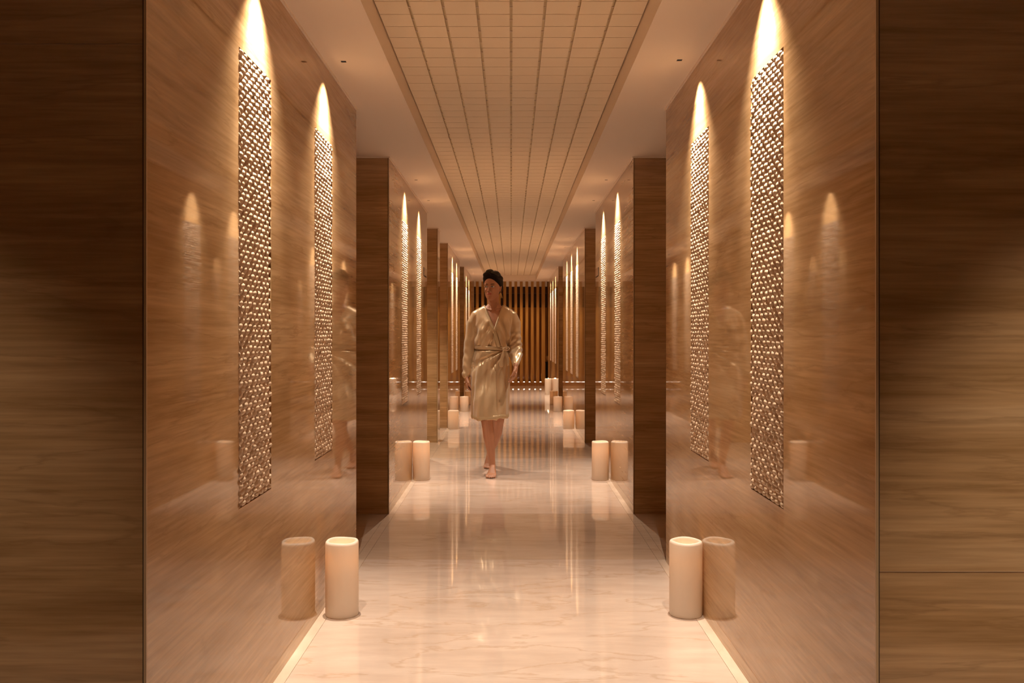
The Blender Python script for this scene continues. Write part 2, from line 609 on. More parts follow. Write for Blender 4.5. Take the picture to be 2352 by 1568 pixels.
# two wider unseen fill lights, added to brighten the first marble front faces
near_me = bpy.data.lights.new('near_fill_bulb', 'SPOT')
near_me.energy = NEAR_FILL_W
near_me.color = (1.0, 0.84, 0.66)
near_me.spot_size = radians(56)
near_me.spot_blend = 1.0
near_me.shadow_soft_size = 0.02
for s in (-1, 1):
    t = thing('downlight', 'added unseen fill light in the ceiling outside the %s near corner of the corridor' % ('left' if s < 0 else 'right'),
              'light', (s * 1.27, 1.42, CH + 0.02), 0)
    a = bpy.data.objects.new('lens', lens_me); COL.objects.link(a); a.parent = t; a.location = (0, 0, 0.018)
    b2 = bpy.data.objects.new('housing', hous_me); COL.objects.link(b2); b2.parent = t; b2.location = (0, 0, 0.018)
    nd = near_me.copy(); nd.energy = NEAR_FILL_W * (0.7 if s < 0 else 1.6)
    l = bpy.data.objects.new('near_fill_bulb', nd); COL.objects.link(l); l.parent = t
    l.location = (0, 0, -0.014)

# passage downlights on the left: they wash the two narrow pillars and the floor between them
pas_me = bpy.data.lights.new('passage_bulb', 'SPOT')
pas_me.energy = 150
pas_me.color = (1.0, 0.88, 0.70)
pas_me.spot_size = radians(76)
pas_me.spot_blend = 0.9
pas_me.shadow_soft_size = 0.02
for px_, py_, nm, tl in ((-1.05, 8.75, 'before the first narrow pillar', 6), (-1.15, 10.35, 'between the two narrow pillars', 8)):
    t = thing('downlight', 'small downlight in the left passage ceiling %s' % nm, 'light', (px_, py_, CH - 0.03), 0)
    bm = bmesh.new()
    lathe(bm, [(0, 0.029), (0.045, 0.029), (0.045, 0.0), (0.038, 0.0), (0.036, 0.02), (0, 0.02)], 24)
    mesh_obj('housing', bm, M['plaster'], t)
    bm = bmesh.new()
    lathe(bm, [(0, 0.012), (0.03, 0.012), (0.03, 0.019), (0, 0.019)], 20)
    mesh_obj('lens', bm, M['lens'], t)
    l = bpy.data.objects.new('passage_bulb', pas_me); COL.objects.link(l); l.parent = t
    l.location = (0, 0, -0.03)
    l.rotation_euler = (0, -radians(-tl) , 0)

# ------------------------------------------------------------------ candles
def candle_prof(h, hollow, R=0.0705, ri=0.054):
    p = [(0, 0.0), (R - 0.004, 0.0), (R - 0.001, 0.002), (R, 0.006), (R, h * 0.5), (R, h - 0.010), (R - 0.0015, h - 0.004), (R - 0.005, h),
         (ri + 0.004, h + 0.0005), (ri + 0.001, h - 0.003), (ri, h - 0.01), (ri - 0.004, h - hollow * 0.6), (ri - 0.012, h - hollow + 0.006), (ri - 0.03, h - hollow), (0, h - hollow)]
    return p
cl_data = bpy.data.lights.new('led_bulb', 'POINT')
cl_data.energy = CANDLE_W
cl_data.color = CANDLE_COL
cl_data.shadow_soft_size = 0.012
def candle(x, y, h, label, hollow=0.115, tilt=0.0, tall_flame=False, power=1.0):
    t = thing('candle', label, 'candle', (x, y, 0.0), random.uniform(0, 6), 'pillar candles along the marble walls')
    bm = bmesh.new()
    lathe(bm, candle_prof(h, hollow), 48)
    for v in bm.verts:
        k = v.co.z / h
        v.co.z += 0.0015 * sin(3 * atan2(v.co.y, v.co.x) + h * 20) * (k ** 8)
        v.co.z += tilt * v.co.x * (k ** 8)
        s_ = 1 + 0.006 * sin(2 * atan2(v.co.y, v.co.x)) * k
        v.co.x *= s_; v.co.y *= s_
    mesh_obj('wax_body', bm, M['wax'], t, smooth=True)
    bm = bmesh.new()
    zb = h - hollow
    lathe(bm, [(0, zb), (0.002, zb), (0.0018, zb + 0.012), (0, zb + 0.012)], 8)
    mesh_obj('wick', bm, M['dark'], t)
    bm = bmesh.new()
    fz = (h - 0.012) if tall_flame else zb + 0.006
    fl = 0.034 if tall_flame else 0.018
    lathe(bm, [(0, fz), (0.004, fz + fl * .12), (0.0065, fz + fl * .35), (0.004, fz + fl * .7), (0, fz + fl)], 12)
    mesh_obj('flame', bm, M['flame'], t, smooth=True)
    d = cl_data
    if power != 1.0:
        d = cl_data.copy(); d.energy = CANDLE_W * power
    l = bpy.data.objects.new('led_bulb', d)
    COL.objects.link(l)
    l.parent = t
    l.location = (0, 0, zb + 0.034)
    return t
CX = 0.742
candle(-0.728, 3.655, 0.318, 'tall cream pillar candle on the floor at left, largest, nearest the camera', tilt=0.02, power=0.5)
candle(0.752, 3.655, 0.318, 'tall cream pillar candle on the floor at right, largest, nearest the camera', power=0.3)
candle(-0.748, 7.07, 0.318, 'tall glowing cream candle on the floor left of the walking person, second on the left', power=1.7)
candle(0.742, 7.07, 0.318, 'tall glowing cream candle on the floor at right, second from the camera')
candle(-0.744, 10.93, 0.235, 'short glowing candle beside the second narrow marble pillar at left')
candle(0.742, 10.95, 0.235, 'short bright candle at right wall, third from the camera', power=1.7)
candle(-0.742, 13.42, 0.235, 'short candle beside the hanging hand, at left in front of a dark pillar edge', power=1.3)
candle(0.738, 13.42, 0.235, 'short amber candle at right, fourth from the camera')
candle(-0.742, 14.78, 0.235, 'short candle at left, hidden in part by the nearer candle and the robe')
candle(0.742, 14.78, 0.235, 'short amber candle at right, fifth from the camera')
candle(0.752, 17.2, 0.325, 'tall candle with visible flame at far right, beside the slatted screen', hollow=0.03, tall_flame=True)

# ------------------------------------------------------------------ wall plates (thin dark frames)
for side in (-1, 1):
    t = thing('wall_plate', 'small flush plate with dark edge high on the %s marble wall' % ('left' if side < 0 else 'right'), 'plate',
              (side * WX, 8.10, 1.80))
    bm = bmesh.new()
    a, b_ = sorted((0, -side * 0.003))
    box(bm, a, b_, -0.125, 0.125, -0.041, 0.041)
    mesh_obj('frame', bm, M['dark'], t)
    bm = bmesh.new()
    a, b_ = sorted((-side * 0.0005, -side * 0.005))
    box(bm, a, b_, -0.105, 0.125, -0.033, 0.041)
    mesh_obj('cover', bm, simple('plate_cover', (0.45, 0.27, 0.16), 0.3), t)

# ------------------------------------------------------------------ slatted screen at the end
SY = 20.3
scr = thing('slatted_screen', 'golden wooden screen of upright slats closing the far end of the corridor', 'screen', (0, SY, 0))
xs0 = 0.769
slx = [xs0 - k * 0.1315 for k in range(15)]
for k, x in enumerate(slx):
    bm = bmesh.new()
    hw = 0.034 if k else 0.042
    box(bm, x - hw, x + hw, -0.03, 0.05, 0.07, 2.78)
    bevel_all(bm, 0.003, 1)
    mesh_obj('slat', bm, M['slat'], scr)
bm = bmesh.new()
box(bm, slx[-1] - 0.05, xs0 + 0.05, -0.05, 0.12, 0.0, 0.07)
bevel_all(bm, 0.003, 1)
mesh_obj('base_rail', bm, M['backwood'], scr)
bm = bmesh.new()
box(bm, slx[-1] - 0.05, xs0 + 0.05, -0.04, 0.07, 2.76, 2.80)
mesh_obj('top_rail', bm, M['backwood'], scr)
# wood-panelled wall with a pale soffit behind the screen
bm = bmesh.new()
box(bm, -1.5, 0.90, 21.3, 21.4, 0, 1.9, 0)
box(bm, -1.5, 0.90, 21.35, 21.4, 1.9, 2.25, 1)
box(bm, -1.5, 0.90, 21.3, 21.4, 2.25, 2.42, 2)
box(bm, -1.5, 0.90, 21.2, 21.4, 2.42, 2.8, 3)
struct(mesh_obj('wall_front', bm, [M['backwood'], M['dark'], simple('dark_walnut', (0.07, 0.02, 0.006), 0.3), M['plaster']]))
# uplights on the rail
ul = bpy.data.lights.new('up_bulb', 'SPOT')
ul.energy = 14.0
ul.color = (1.0, 0.68, 0.42)
ul.spot_size = radians(50)
ul.spot_blend = 0.8
ul.shadow_soft_size = 0.012
positions = ['farthest right', 'second from the right end', 'third from the right end', 'fourth from the right end', 'fifth from the right end', 'sixth from the right end, beside the robe',
             'seventh from the right end', 'eighth from the right end', 'ninth from the right end', 'tenth from the right end', 'eleventh from the right end', 'twelfth from the right end', 'leftmost']
for k in range(13):
    x = (slx[k] + slx[k + 1]) / 2
    t = thing('uplight', 'bright uplight in the far slatted screen, %s' % positions[k], 'light', (x, SY + 0.02, 0.071), 0, 'uplights between the screen slats')
    bm = bmesh.new()
    lathe(bm, [(0, 0), (0.022, 0), (0.024, 0.012), (0.021, 0.014)], 20)
    mesh_obj('housing', bm, M['brass'], t, smooth=True)
    bm = bmesh.new()
    lathe(bm, [(0.021, 0.013), (0.017, 0.018), (0.009, 0.0215), (0, 0.023)], 20)
    mesh_obj('lens', bm, M['uplens'], t, smooth=True)
    l = bpy.data.objects.new('up_bulb', ul)
    COL.objects.link(l); l.parent = t
    l.location = (0, 0, 0.036)
    l.rotation_euler = (pi, 0, 0)
# added fill lights in front of the screen, brightening the slats from above
lb = bpy.data.lights.new('lobby_fill_bulb', 'SPOT')
lb.energy = 55
lb.color = (1.0, 0.66, 0.36)
lb.spot_size = radians(110)
lb.spot_blend = 0.6
lb.shadow_soft_size = 0.03
for x in (-0.6, 0.3):
    t = thing('downlight', 'added fill light in the raised ceiling before the slatted screen, %s' % ('left one' if x < 0 else 'right one'), 'light', (x, 19.35, 2.80))
    bm = bmesh.new()
    lathe(bm, [(0, -0.02), (0.035, -0.02), (0.04, -0.001), (0, -0.001)], 20)
    mesh_obj('housing', bm, M['black'], t)
    bm = bmesh.new()
    lathe(bm, [(0, -0.024), (0.028, -0.024), (0.028, -0.0205), (0, -0.0205)], 20)
    mesh_obj('lens', bm, M['lens'], t)
    l = bpy.data.objects.new('lobby_fill_bulb', lb)
    COL.objects.link(l); l.parent = t; l.location = (0, 0, -0.06)

# dark stand with a lit bowl in the slot right of the screen
t = thing('pedestal', 'black pedestal in the dark gap right of the slatted screen', 'stand', (0.985, 21.0, 0))
bm = bmesh.new()
box(bm, -0.13, 0.13, -0.13, 0.13, 0, 0.52)
bevel_all(bm, 0.006, 2)
mesh_obj('column', bm, M['black'], t)
bm = bmesh.new()
box(bm, -0.145, 0.145, -0.145, 0.145, 0.52, 0.545)
bevel_all(bm, 0.004, 2)
mesh_obj('top', bm, M['black'], t)
t = thing('bowl', 'small golden bowl standing on the black pedestal by the screen', 'bowl', (0.965, 21.0, 0.546))
bm = bmesh.new()
lathe(bm, [(0, 0), (0.05, 0), (0.055, 0.01), (0.09, 0.05), (0.105, 0.11), (0.10, 0.15), (0.095, 0.15), (0.098, 0.11), (0.083, 0.055), (0.05, 0.02), (0, 0.018)], 32)
mesh_obj('vessel', bm, simple('gilded_clay', (0.72, 0.46, 0.22), 0.4, 0.2), t, smooth=True)

# ------------------------------------------------------------------ the walking person
PX, PY = -0.147, 7.35
def tube(bm, pts, rad, ref=Vector((0, 1, 0)), seg=14, cap=True):
    """pts: centres; rad: (ra, rb) or r; ra across ref x dir, rb along ref"""
    pts = [Vector(p) for p in pts]
    rad = [(r, r) if not isinstance(r, (tuple, list)) else r for r in rad]
    if cap:
        d0 = (pts[0] - pts[1]).normalized(); d1 = (pts[-1] - pts[-2]).normalized()
        m0, m1 = min(rad[0]), min(rad[-1])
        P = [pts[0] + d0 * m0 * 0.95, pts[0] + d0 * m0 * 0.6] + pts + [pts[-1] + d1 * m1 * 0.6, pts[-1] + d1 * m1 * 0.95]
        R = [(rad[0][0] * .3, rad[0][1] * .3), (rad[0][0] * .78, rad[0][1] * .78)] + rad + [(rad[-1][0] * .78, rad[-1][1] * .78), (rad[-1][0] * .3, rad[-1][1] * .3)]
    else:
        P, R = pts, rad
    rings = []
    for i, p in enumerate(P):
        a = P[max(0, i - 1)]; b = P[min(len(P) - 1, i + 1)]
        t = (b - a).normalized()
        u = t.cross(ref)
        if u.length < 1e-4:
            u = t.cross(Vector((1, 0, 0)))
        u.normalize()
        v = u.cross(t).normalized()
        rings.append([bm.verts.new(p + u * (R[i][0] * cos(2 * pi * k / seg)) + v * (R[i][1] * sin(2 * pi * k / seg))) for k in range(seg)])
    for a, b in zip(rings, rings[1:]):
        for k in range(seg):
            k2 = (k + 1) % seg
            bm.faces.new([a[k], a[k2], b[k2], b[k]])
    bm.faces.new(rings[0][::-1])
    bm.faces.new(rings[-1])

def ellipsoid(bm, c, r, rot=None, seg=16):
    m = Matrix.Translation(Vector(c)) @ (rot.to_4x4() if rot else Matrix.Identity(4)) @ Matrix.Diagonal((r[0], r[1], r[2], 1))
    bmesh.ops.create_uvsphere(bm, u_segments=seg, v_segments=seg // 2 + 2, radius=1, matrix=m)

def loft(bm, rings, seg=32, p=2.0, xf=None):
    """rings: (z, cx, a, yfront, yback)"""
    R = []
    for z, cx, a, yf, yb in rings:
        cy, b = (yf + yb) / 2, (yb - yf) / 2
        ring = []
        for k in range(seg):
            t = 2 * pi * k / seg
            c_, s_ = cos(t), sin(t)
            x = cx + a * math.copysign(abs(c_) ** (2 / p), c_)
            y = cy + b * math.copysign(abs(s_) ** (2 / p), s_)
            v = Vector((x, y, z))
            if xf: v = xf(v)
            ring.append(bm.verts.new(v))
        R.append(ring)
    for a, b in zip(R, R[1:]):
        for k in range(seg):
            k2 = (k + 1) % seg
            bm.faces.new([a[k], a[k2], b[k2], b[k]])
    bm.faces.new(R[0][::-1]); bm.faces.new(R[-1])

def interp(keys, n):
    """smooth (Catmull-Rom) subdivision of ring key tuples"""
    out = []
    for i in range(len(keys) - 1):
        p0 = keys[max(0, i - 1)]; p1 = keys[i]; p2 = keys[i + 1]; p3 = keys[min(len(keys) - 1, i + 2)]
        for k in range(n):
            t = k / n
            out.append(tuple(0.5 * (2 * b + (c - a) * t + (2 * a - 5 * b + 4 * c - d) * t * t + (-a + 3 * b - 3 * c + d) * t ** 3)
                             for a, b, c, d in zip(p0, p1, p2, p3)))
    out.append(keys[-1])
    return out

def remeshed(bm, voxel, smooth_it):
    bmesh.ops.recalc_face_normals(bm, faces=bm.faces)
    me = bpy.data.meshes.new('tmp'); bm.to_mesh(me); bm.free()
    o = bpy.data.objects.new('tmp', me); COL.objects.link(o)
    r = o.modifiers.new('r', 'REMESH'); r.mode = 'VOXEL'; r.voxel_size = voxel
    s_ = o.modifiers.new('s', 'SMOOTH'); s_.iterations = smooth_it; s_.factor = 0.5
    dg = C.evaluated_depsgraph_get(); dg.update()
    out = bpy.data.meshes.new_from_object(o.evaluated_get(dg))
    bpy.data.objects.remove(o)
    return out

person = thing('person', 'person with short dark hair walking barefoot down the corridor in a champagne satin robe', 'person', (PX, PY, 0))

HEAD_O = Vector((-0.016, -0.02, 1.502))
TURN = Matrix.Rotation(radians(-17), 3, 'Z') @ Matrix.Rotation(radians(-1.5), 3, 'X')
def HX(v):
    return TURN @ Vector(v) + HEAD_O
HR = [(0.000, 0, .016, -.070, -.030), (0.008, 0, .028, -.079, -.010), (0.022, 0, .040, -.084, .010), (0.04, 0, .050, -.084, .035), (0.06, 0, .058, -.083, .065),
      (0.085, 0, .0635, -.082, .082), (0.11, 0, .066, -.079, .092), (0.13, 0, .069, -.083, .097), (0.155, 0, .0705, -.083, .100), (0.18, 0, .067, -.076, .095),
      (0.203, 0, .054, -.056, .078), (0.218, 0, .034, -.03, .052), (0.225, 0, .012, -.004, .022)]
HRI = interp(HR, 4)
def face_y(x, z):
    best = min(HRI, key=lambda r: abs(r[0] - z))
    cy, b = (best[3] + best[4]) / 2, (best[4] - best[3]) / 2
    q = max(0.0, 1 - (x / best[2]) ** 2)
    return cy - b * sqrt(q)

def hand(bm, w0, d, n, wd, curl, sc=1.0, thumb_out=0.5):
    w0, d, n, wd = Vector(w0), Vector(d).normalized(), Vector(n).normalized(), Vector(wd).normalized()
    P = w0 + d * 0.085 * sc
    tube(bm, [w0 - d * .012, w0 + d * .018 * sc, w0 + d * .05 * sc, P], [(.024 * sc, .018 * sc), (.028 * sc, .0165 * sc), (.037 * sc, .0145 * sc), (.037 * sc, .0115 * sc)], ref=n)
    ellipsoid(bm, w0 + d * .04 * sc + wd * .02 * sc + n * .008, (.016, .016, .024))
    offs = [.028, .0095, -.0095, -.027]
    lens = [.070, .079, .073, .058]
    for i in range(4):
        b = P + wd * offs[i] * sc - d * (0.004 if i in (1, 2) else .008)
        spread = wd * offs[i] * 1.2
        dirv = (d + spread).normalized()
        pts = [b - d * .012, b]
        cur = b
        c_ = curl[i] if isinstance(curl, (list, tuple)) else curl
        for fr, an in ((.45, .55 * c_), (.30, 1.25 * c_), (.25, 1.8 * c_)):
            dd = dirv * cos(an) + n * sin(an)
            cur = cur + dd * lens[i] * fr * sc
            pts.append(cur)
        tube(bm, pts, [.0088 * sc, .0088 * sc, .0080 * sc, .0074 * sc, .0058 * sc], ref=wd, seg=10)
    tb = w0 + d * .022 * sc + wd * .022 * sc + n * .006
    dd = (d * .75 + wd * thumb_out + n * .35).normalized()
    t1 = tb + dd * .040 * sc
    dd2 = (d * .95 + wd * .10 + n * .4).normalized()
    t2 = t1 + dd2 * .030 * sc
    t3 = t2 + (dd2 + n * .25).normalized() * .022 * sc
    tube(bm, [tb, t1, t2, t3], [.0125 * sc, .0108 * sc, .0095 * sc, .007 * sc], ref=n, seg=10)

bm = bmesh.new()
# torso under the robe
TB = [(0.70, -.036, .125, -.095, .115), (0.80, -.038, .148, -.10, .125), (0.90, -.036, .148, -.095, .12), (1.0, -.028, .125, -.085, .095),
      (1.08, -.018, .112, -.08, .08), (1.16, -.01, .125, -.10, .09), (1.24, -.003, .138, -.118, .10), (1.31, 0, .140, -.100, .105), (1.37, 0, .135, -.070, .10),
      (1.415, 0, .120, -.045, .088), (1.435, -.002, .100, -.035, .078), (1.452, -.004, .072, -.030, .068), (1.47, -.004, .050, -.028, .058)]
loft(bm, interp(TB, 3), 40, 2.3)
# collar bones and neck
tube(bm, [(-.12, .01, 1.418), (-.08, -.022, 1.430), (-.022, -.048, 1.418)], [.009, .008, .006])
tube(bm, [(.12, .01, 1.418), (.07, -.022, 1.430), (.014, -.048, 1.418)], [.009, .008, .006])
tube(bm, [(-.003, .022, 1.40), (-.004, .016, 1.46), (-.010, .004, 1.52), (-.014, .0, 1.58)], [(.062, .055), (.049, .050), (.0475, .052), (.05, .055)])
tube(bm, [(-.018, -.040, 1.425), (-.028, -.035, 1.47), (-.055, .0, 1.545)], [.006, .007, .008])
tube(bm, [(.008, -.040, 1.425), (.018, -.033, 1.47), (.035, .02, 1.545)], [.006, .007, .008])
# head
loft(bm, HRI, 36, 2.15, HX)
def hbox(pts, rad, **k):
    tube(bm, [HX(p) for p in pts], rad, **k)
fy = face_y
hbox([(0, -.078, .112), (0, -.088, .095), (0, -.099, .079)], [.0065, .0075, .0085])
ellipsoid(bm, HX((0, -.099, .0755)), (.0095, .010, .0080))
for s in (-1, 1):
    ellipsoid(bm, HX((s * .0115, -.089, .0725)), (.0075, .009, .0062))
    ellipsoid(bm, HX((s * .033, -.058, .078)), (.019, .019, .024))       # cheek
    ellipsoid(bm, HX((s * .031, fy(.031, .133) + .006, .131)), (.020, .0072, .006))  # brow ridge
    ellipsoid(bm, HX((s * .026, fy(.026, .112) + .006, .112)), (.014, .0085, .008))  # eyelid mass
    hbox([(s * .067, .012, .082), (s * .071, .018, .100), (s * .072, .022, .118), (s * .068, .014, .127)], [(.006, .008), (.006, .013), (.006, .014), (.005, .008)])  # ear
ellipsoid(bm, HX((0, -.080, .0545)), (.021, .010, .005))
ellipsoid(bm, HX((0, -.079, .046)), (.017, .010, .006))
ellipsoid(bm, HX((0, -.072, .014)), (.018, .014, .013))
# arms
RA = [(-.145, .02, 1.385), (-.175, .02, 1.355), (-.195, .03, 1.22), (-.212, .04, 1.09), (-.225, .02, .97), (-.235, .0, .85)]
tube(bm, RA, [.030, .038, .038, .035, .030, (.023, .020)], ref=Vector((0, 1, 0)))
LA = [(.145, .02, 1.385), (.170, .02, 1.355), (.178, .03, 1.22), (.185, .04, 1.085), (.190, -.06, 1.01), (.188, -.165, .945)]
tube(bm, LA, [.030, .038, .038, .035, .030, (.023, .020)], ref=Vector((1, 0, 0)))
hand(bm, (-.236, -.002, .845), (.05, -.06, -1), (1, .15, 0), (-.15, -1, 0), [.75, .8, .85, .9])
hand(bm, (.188, -.17, .940), (-.12, -.25, -1), (-1, .35, 0), (.30, -1, .3), [.5, .6, .7, .8])
# legs
tube(bm, [(-.105, .0, .84), (-.095, -.04, .70), (-.070, -.10, .56), (-.058, -.135, .475), (-.052, -.125, .42), (-.044, -.105, .345), (-.030, -.095, .24), (-.018, -.09, .14), (-.014, -.085, .085)],
     [.080, .074, .060, (.052, .054), (.048, .050), (.049, .056), (.040, .043), (.029, .033), (.028, .034)])
tube(bm, [(.035, .01, .84), (.04, .04, .70), (.040, .09, .56), (.036, .12, .465), (.030, .165, .41), (.015, .24, .33), (-.015, .34, .22), (-.045, .42, .135), (-.052, .445, .105)],
     [.080, .074, .060, (.052, .054), (.049, .050), (.050, .056), (.040, .043), (.028, .032), (.027, .032)])
def foot(ank, fwd, pitch, out, side):
    """ank: ankle point; fwd: unit vector heel->toe on the ground; toes touch z=0"""
    fwd = Vector(fwd).normalized(); up = Vector((0, 0, 1)); lat = fwd.cross(up) * side
    a = Vector(ank)
    heel = a - fwd * .035 * cos(pitch) + Vector((0, 0, -.055 + .0))
    heel.z = max(.022, heel.z)
    ball = a + fwd * .105; ball.z = .020
    tube(bm, [heel, a + fwd * .01 - up * .04, a + fwd * .05 - up * (.045 + .0), ball - fwd * .02 + up * .004, ball + fwd * .012],
         [(.027, .022), (.031, .030), (.034, .026), (.043, .018), (.044, .013)], ref=up)
    tube(bm, [a, a + fwd * .045 - up * .02, ball - fwd * .02 + up * .008], [(.026, .028), (.028, .022), (.036, .014)], ref=up)
    offs = [.030, .010, -.006, -.020, -.033]
    ln = [.040, .038, .034, .029, .022]
    rr = [.0125, .0088, .0084, .008, .0085]
    for o_, l_, r_ in zip(offs, ln, rr):
        b = ball + lat * o_ * 1.05 + fwd * (.012 - abs(o_ - .005) * .25)
        tube(bm, [b - fwd * .01, b + fwd * l_ * .55 + up * .001 , b + fwd * l_ * .95 - up * (b.z - r_) * .9], [r_, r_ * .95, r_ * .9], ref=up, seg=10)
foot((-.010, -.085, .085), (-.10, -1, 0), 0, 0, 1)
foot((-.052, .43, .115), (-.06, -1, 0), .5, 0, -1)
body_me = remeshed(bm, 0.0034, 3)
body_me.materials.append(M['skin']); body_me.materials.append(M['lip']); body_me.materials.append(M['nail'])
body_me.polygons.foreach_set('use_smooth', [True] * len(body_me.polygons))
INV = TURN.inverted()
for p in body_me.polygons:
    c_ = p.center
    if c_.z > 1.53 and c_.z < 1.58:
        q = INV @ (c_ - HEAD_O)
        if q.y < -.06 and (((q.x / .0215) ** 2 + ((q.z - .0505) / .0085) ** 2) < 1):
            p.material_index = 1
body = bpy.data.objects.new('body', body_me)
COL.objects.link(body); body.parent = person

# eyes, brows
for s in (-1, 1):
    bm = bmesh.new()
    x, z = s * .0285, .1125
    yy = fy(x, z) - .0040
    rot = TURN @ Matrix.Rotation(s * .28, 3, 'Z')
    ellipsoid(bm, HX((x, yy, z)), (.0165, .0055, .0066), rot)
    ew = mesh_obj('eye', bm, M['eyewhite'], person, smooth=True)
    bm = bmesh.new()
    ellipsoid(bm, HX((x - .0045, yy - .0032 + (0.001 if s < 0 else -.0008), z)), (.0062, .0030, .0062), rot)
    mesh_obj('iris', bm, M['iris'], ew, smooth=True)
    bm = bmesh.new()
    pts = [(s * (.0285 + dx), fy(s * (.0285 + dx), .118) - .0075 + abs(dx) * .10, .1185 - 9 * dx * dx * 2.0) for dx in (-.0175, -.009, 0, .009, .0185)]
    tube(bm, [HX(p) for p in pts], [.0009, .0016, .0018, .0018, .0012], seg=8)
    mesh_obj('eyelash', bm, M['hair'], person, smooth=True)
    bm = bmesh.new()
    pts = [(s * (.0295 + dx), fy(s * (.0295 + dx), .134) - .0022, z_) for dx, z_ in ((-.017, .1315), (-.008, .1330), (.003, .1345), (.013, .1335), (.021, .1285))]
    tube(bm, [HX(p) for p in pts], [(.0022, .0022), (.0028, .0028), (.0027, .0027), (.0020, .002), (.0009, .0009)], seg=8)
    mesh_obj('eyebrow', bm, M['hair'], person, smooth=True)
    bm = bmesh.new()
    ellipsoid(bm, HX((s * .0065, -.102, .0695)), (.0028, .003, .0016), TURN)
    mesh_obj('nostril', bm, simple('nostril', (.10, .03, .02), .7), person, smooth=True)

# hair: swept back, close at the sides
HK = [(.058, 0, .030, .082, .092), (.075, 0, .050, .050, .102), (.095, 0, .066, .020, .110), (.112, 0, .0755, -.012, .116), (.128, 0, .0785, -.046, .119), (.145, 0, .080, -.066, .121), (.165, 0, .0805, -.076, .122),
      (.182, 0, .080, -.0815, .121), (.196, 0, .079, -.088, .119), (.208, 0, .077, -.095, .115), (.222, 0, .067, -.095, .106), (.238, 0, .055, -.082, .090), (.250, 0, .044, -.058, .066), (.257, 0, .020, -.03, .035)]
bm = bmesh.new()
loft(bm, interp(HK, 10), 120, 2.6)
for v in bm.verts:
    a = atan2(v.co.y, v.co.x)
    k = min(1, max(0, (v.co.z - .16) / .06))
    v.co.x += .004 * k * sin(v.co.z * 160 + 2 * a)
    v.co.z += .005 * k * sin(3 * a + 1) + (.006 * k if v.co.x < .01 else -.004 * k)
    r = .0004 * sin(a * 40 + v.co.z * 60)
    if v.co.y < 0 and v.co.z < .235:
        v.co.z += .022 * math.exp(-((v.co.x + .008) / .040) ** 2) * min(1, max(0, (.235 - v.co.z) / .03)) * min(1, -v.co.y / .04)
    v.co.x += r * cos(a); v.co.y += r * sin(a)
    v.co = HX(v.co)
mesh_obj('hair', bm, M['hair'], person, smooth=True)
# earring on the visible ear
bm = bmesh.new()
e0 = HX((.073, .012, .080))
tube(bm, [e0, e0 + Vector((0, -.002, -.012))], [.0028, .002], seg=8)
for k in range(5):
    dx = (k - 2) * .0028
    tube(bm, [e0 + Vector((0, -.002, -.012)), e0 + Vector((dx + .002, -.003, -.035)), e0 + Vector((dx * 2 + .004, -.003, -.062 + .004 * (k % 2)))], [.0012, .0016, .0014], seg=6)
mesh_obj('earring', bm, M['gold'], person, smooth=True)

# robe: one shell (skirt, bodice, sleeves) grown together
bm = bmesh.new()
RB = [(0.485, -.034, .155, -.205, .20), (0.56, -.035, .156, -.195, .19), (0.68, -.037, .160, -.170, .17), (0.80, -.039, .163, -.128, .15), (0.88, -.038, .162, -.118, .145),
      (0.97, -.031, .152, -.108, .125), (1.05, -.022, .142, -.104, .108), (1.092, -.018, .138, -.104, .10), (1.12, -.016, .146, -.118, .108), (1.17, -.011, .153, -.128, .112),
      (1.24, -.004, .156, -.130, .115), (1.31, 0, .160, -.112, .118), (1.365, 0, .168, -.082, .112), (1.405, 0, .166, -.058, .10), (1.432, 0, .140, -.048, .09),
      (1.452, 0, .105, -.042, .08), (1.466, -.002, .085, -.036, .072)]
loft(bm, interp(RB, 4), 64, 2.4)
tube(bm, [(-.10, .02, 1.405), (-.150, .02, 1.372), (-.178, .022, 1.31), (-.196, .03, 1.20), (-.212, .035, 1.09), (-.226, .02, .97), (-.236, .002, .875), (-.240, .0, .852)],
     [.045, .052, .058, .056, .053, .047, .037, .031], ref=Vector((0, 1, 0)), seg=24)
tube(bm, [(.10, .02, 1.405), (.148, .02, 1.372), (.166, .022, 1.31), (.170, .03, 1.20), (.176, .030, 1.10), (.184, -.02, 1.035), (.188, -.10, .985), (.188, -.145, .958)],
     [.045, .054, .062, .066, .068, .060, .038, .029], ref=Vector((1, 0, 0)), seg=24)
tube(bm, [(-.243, .0, .873), (-.243, .0, .858)], [.037, .036], seg=24)
robe_me = remeshed(bm, 0.0048, 7)
KN = (.095, 1.085)
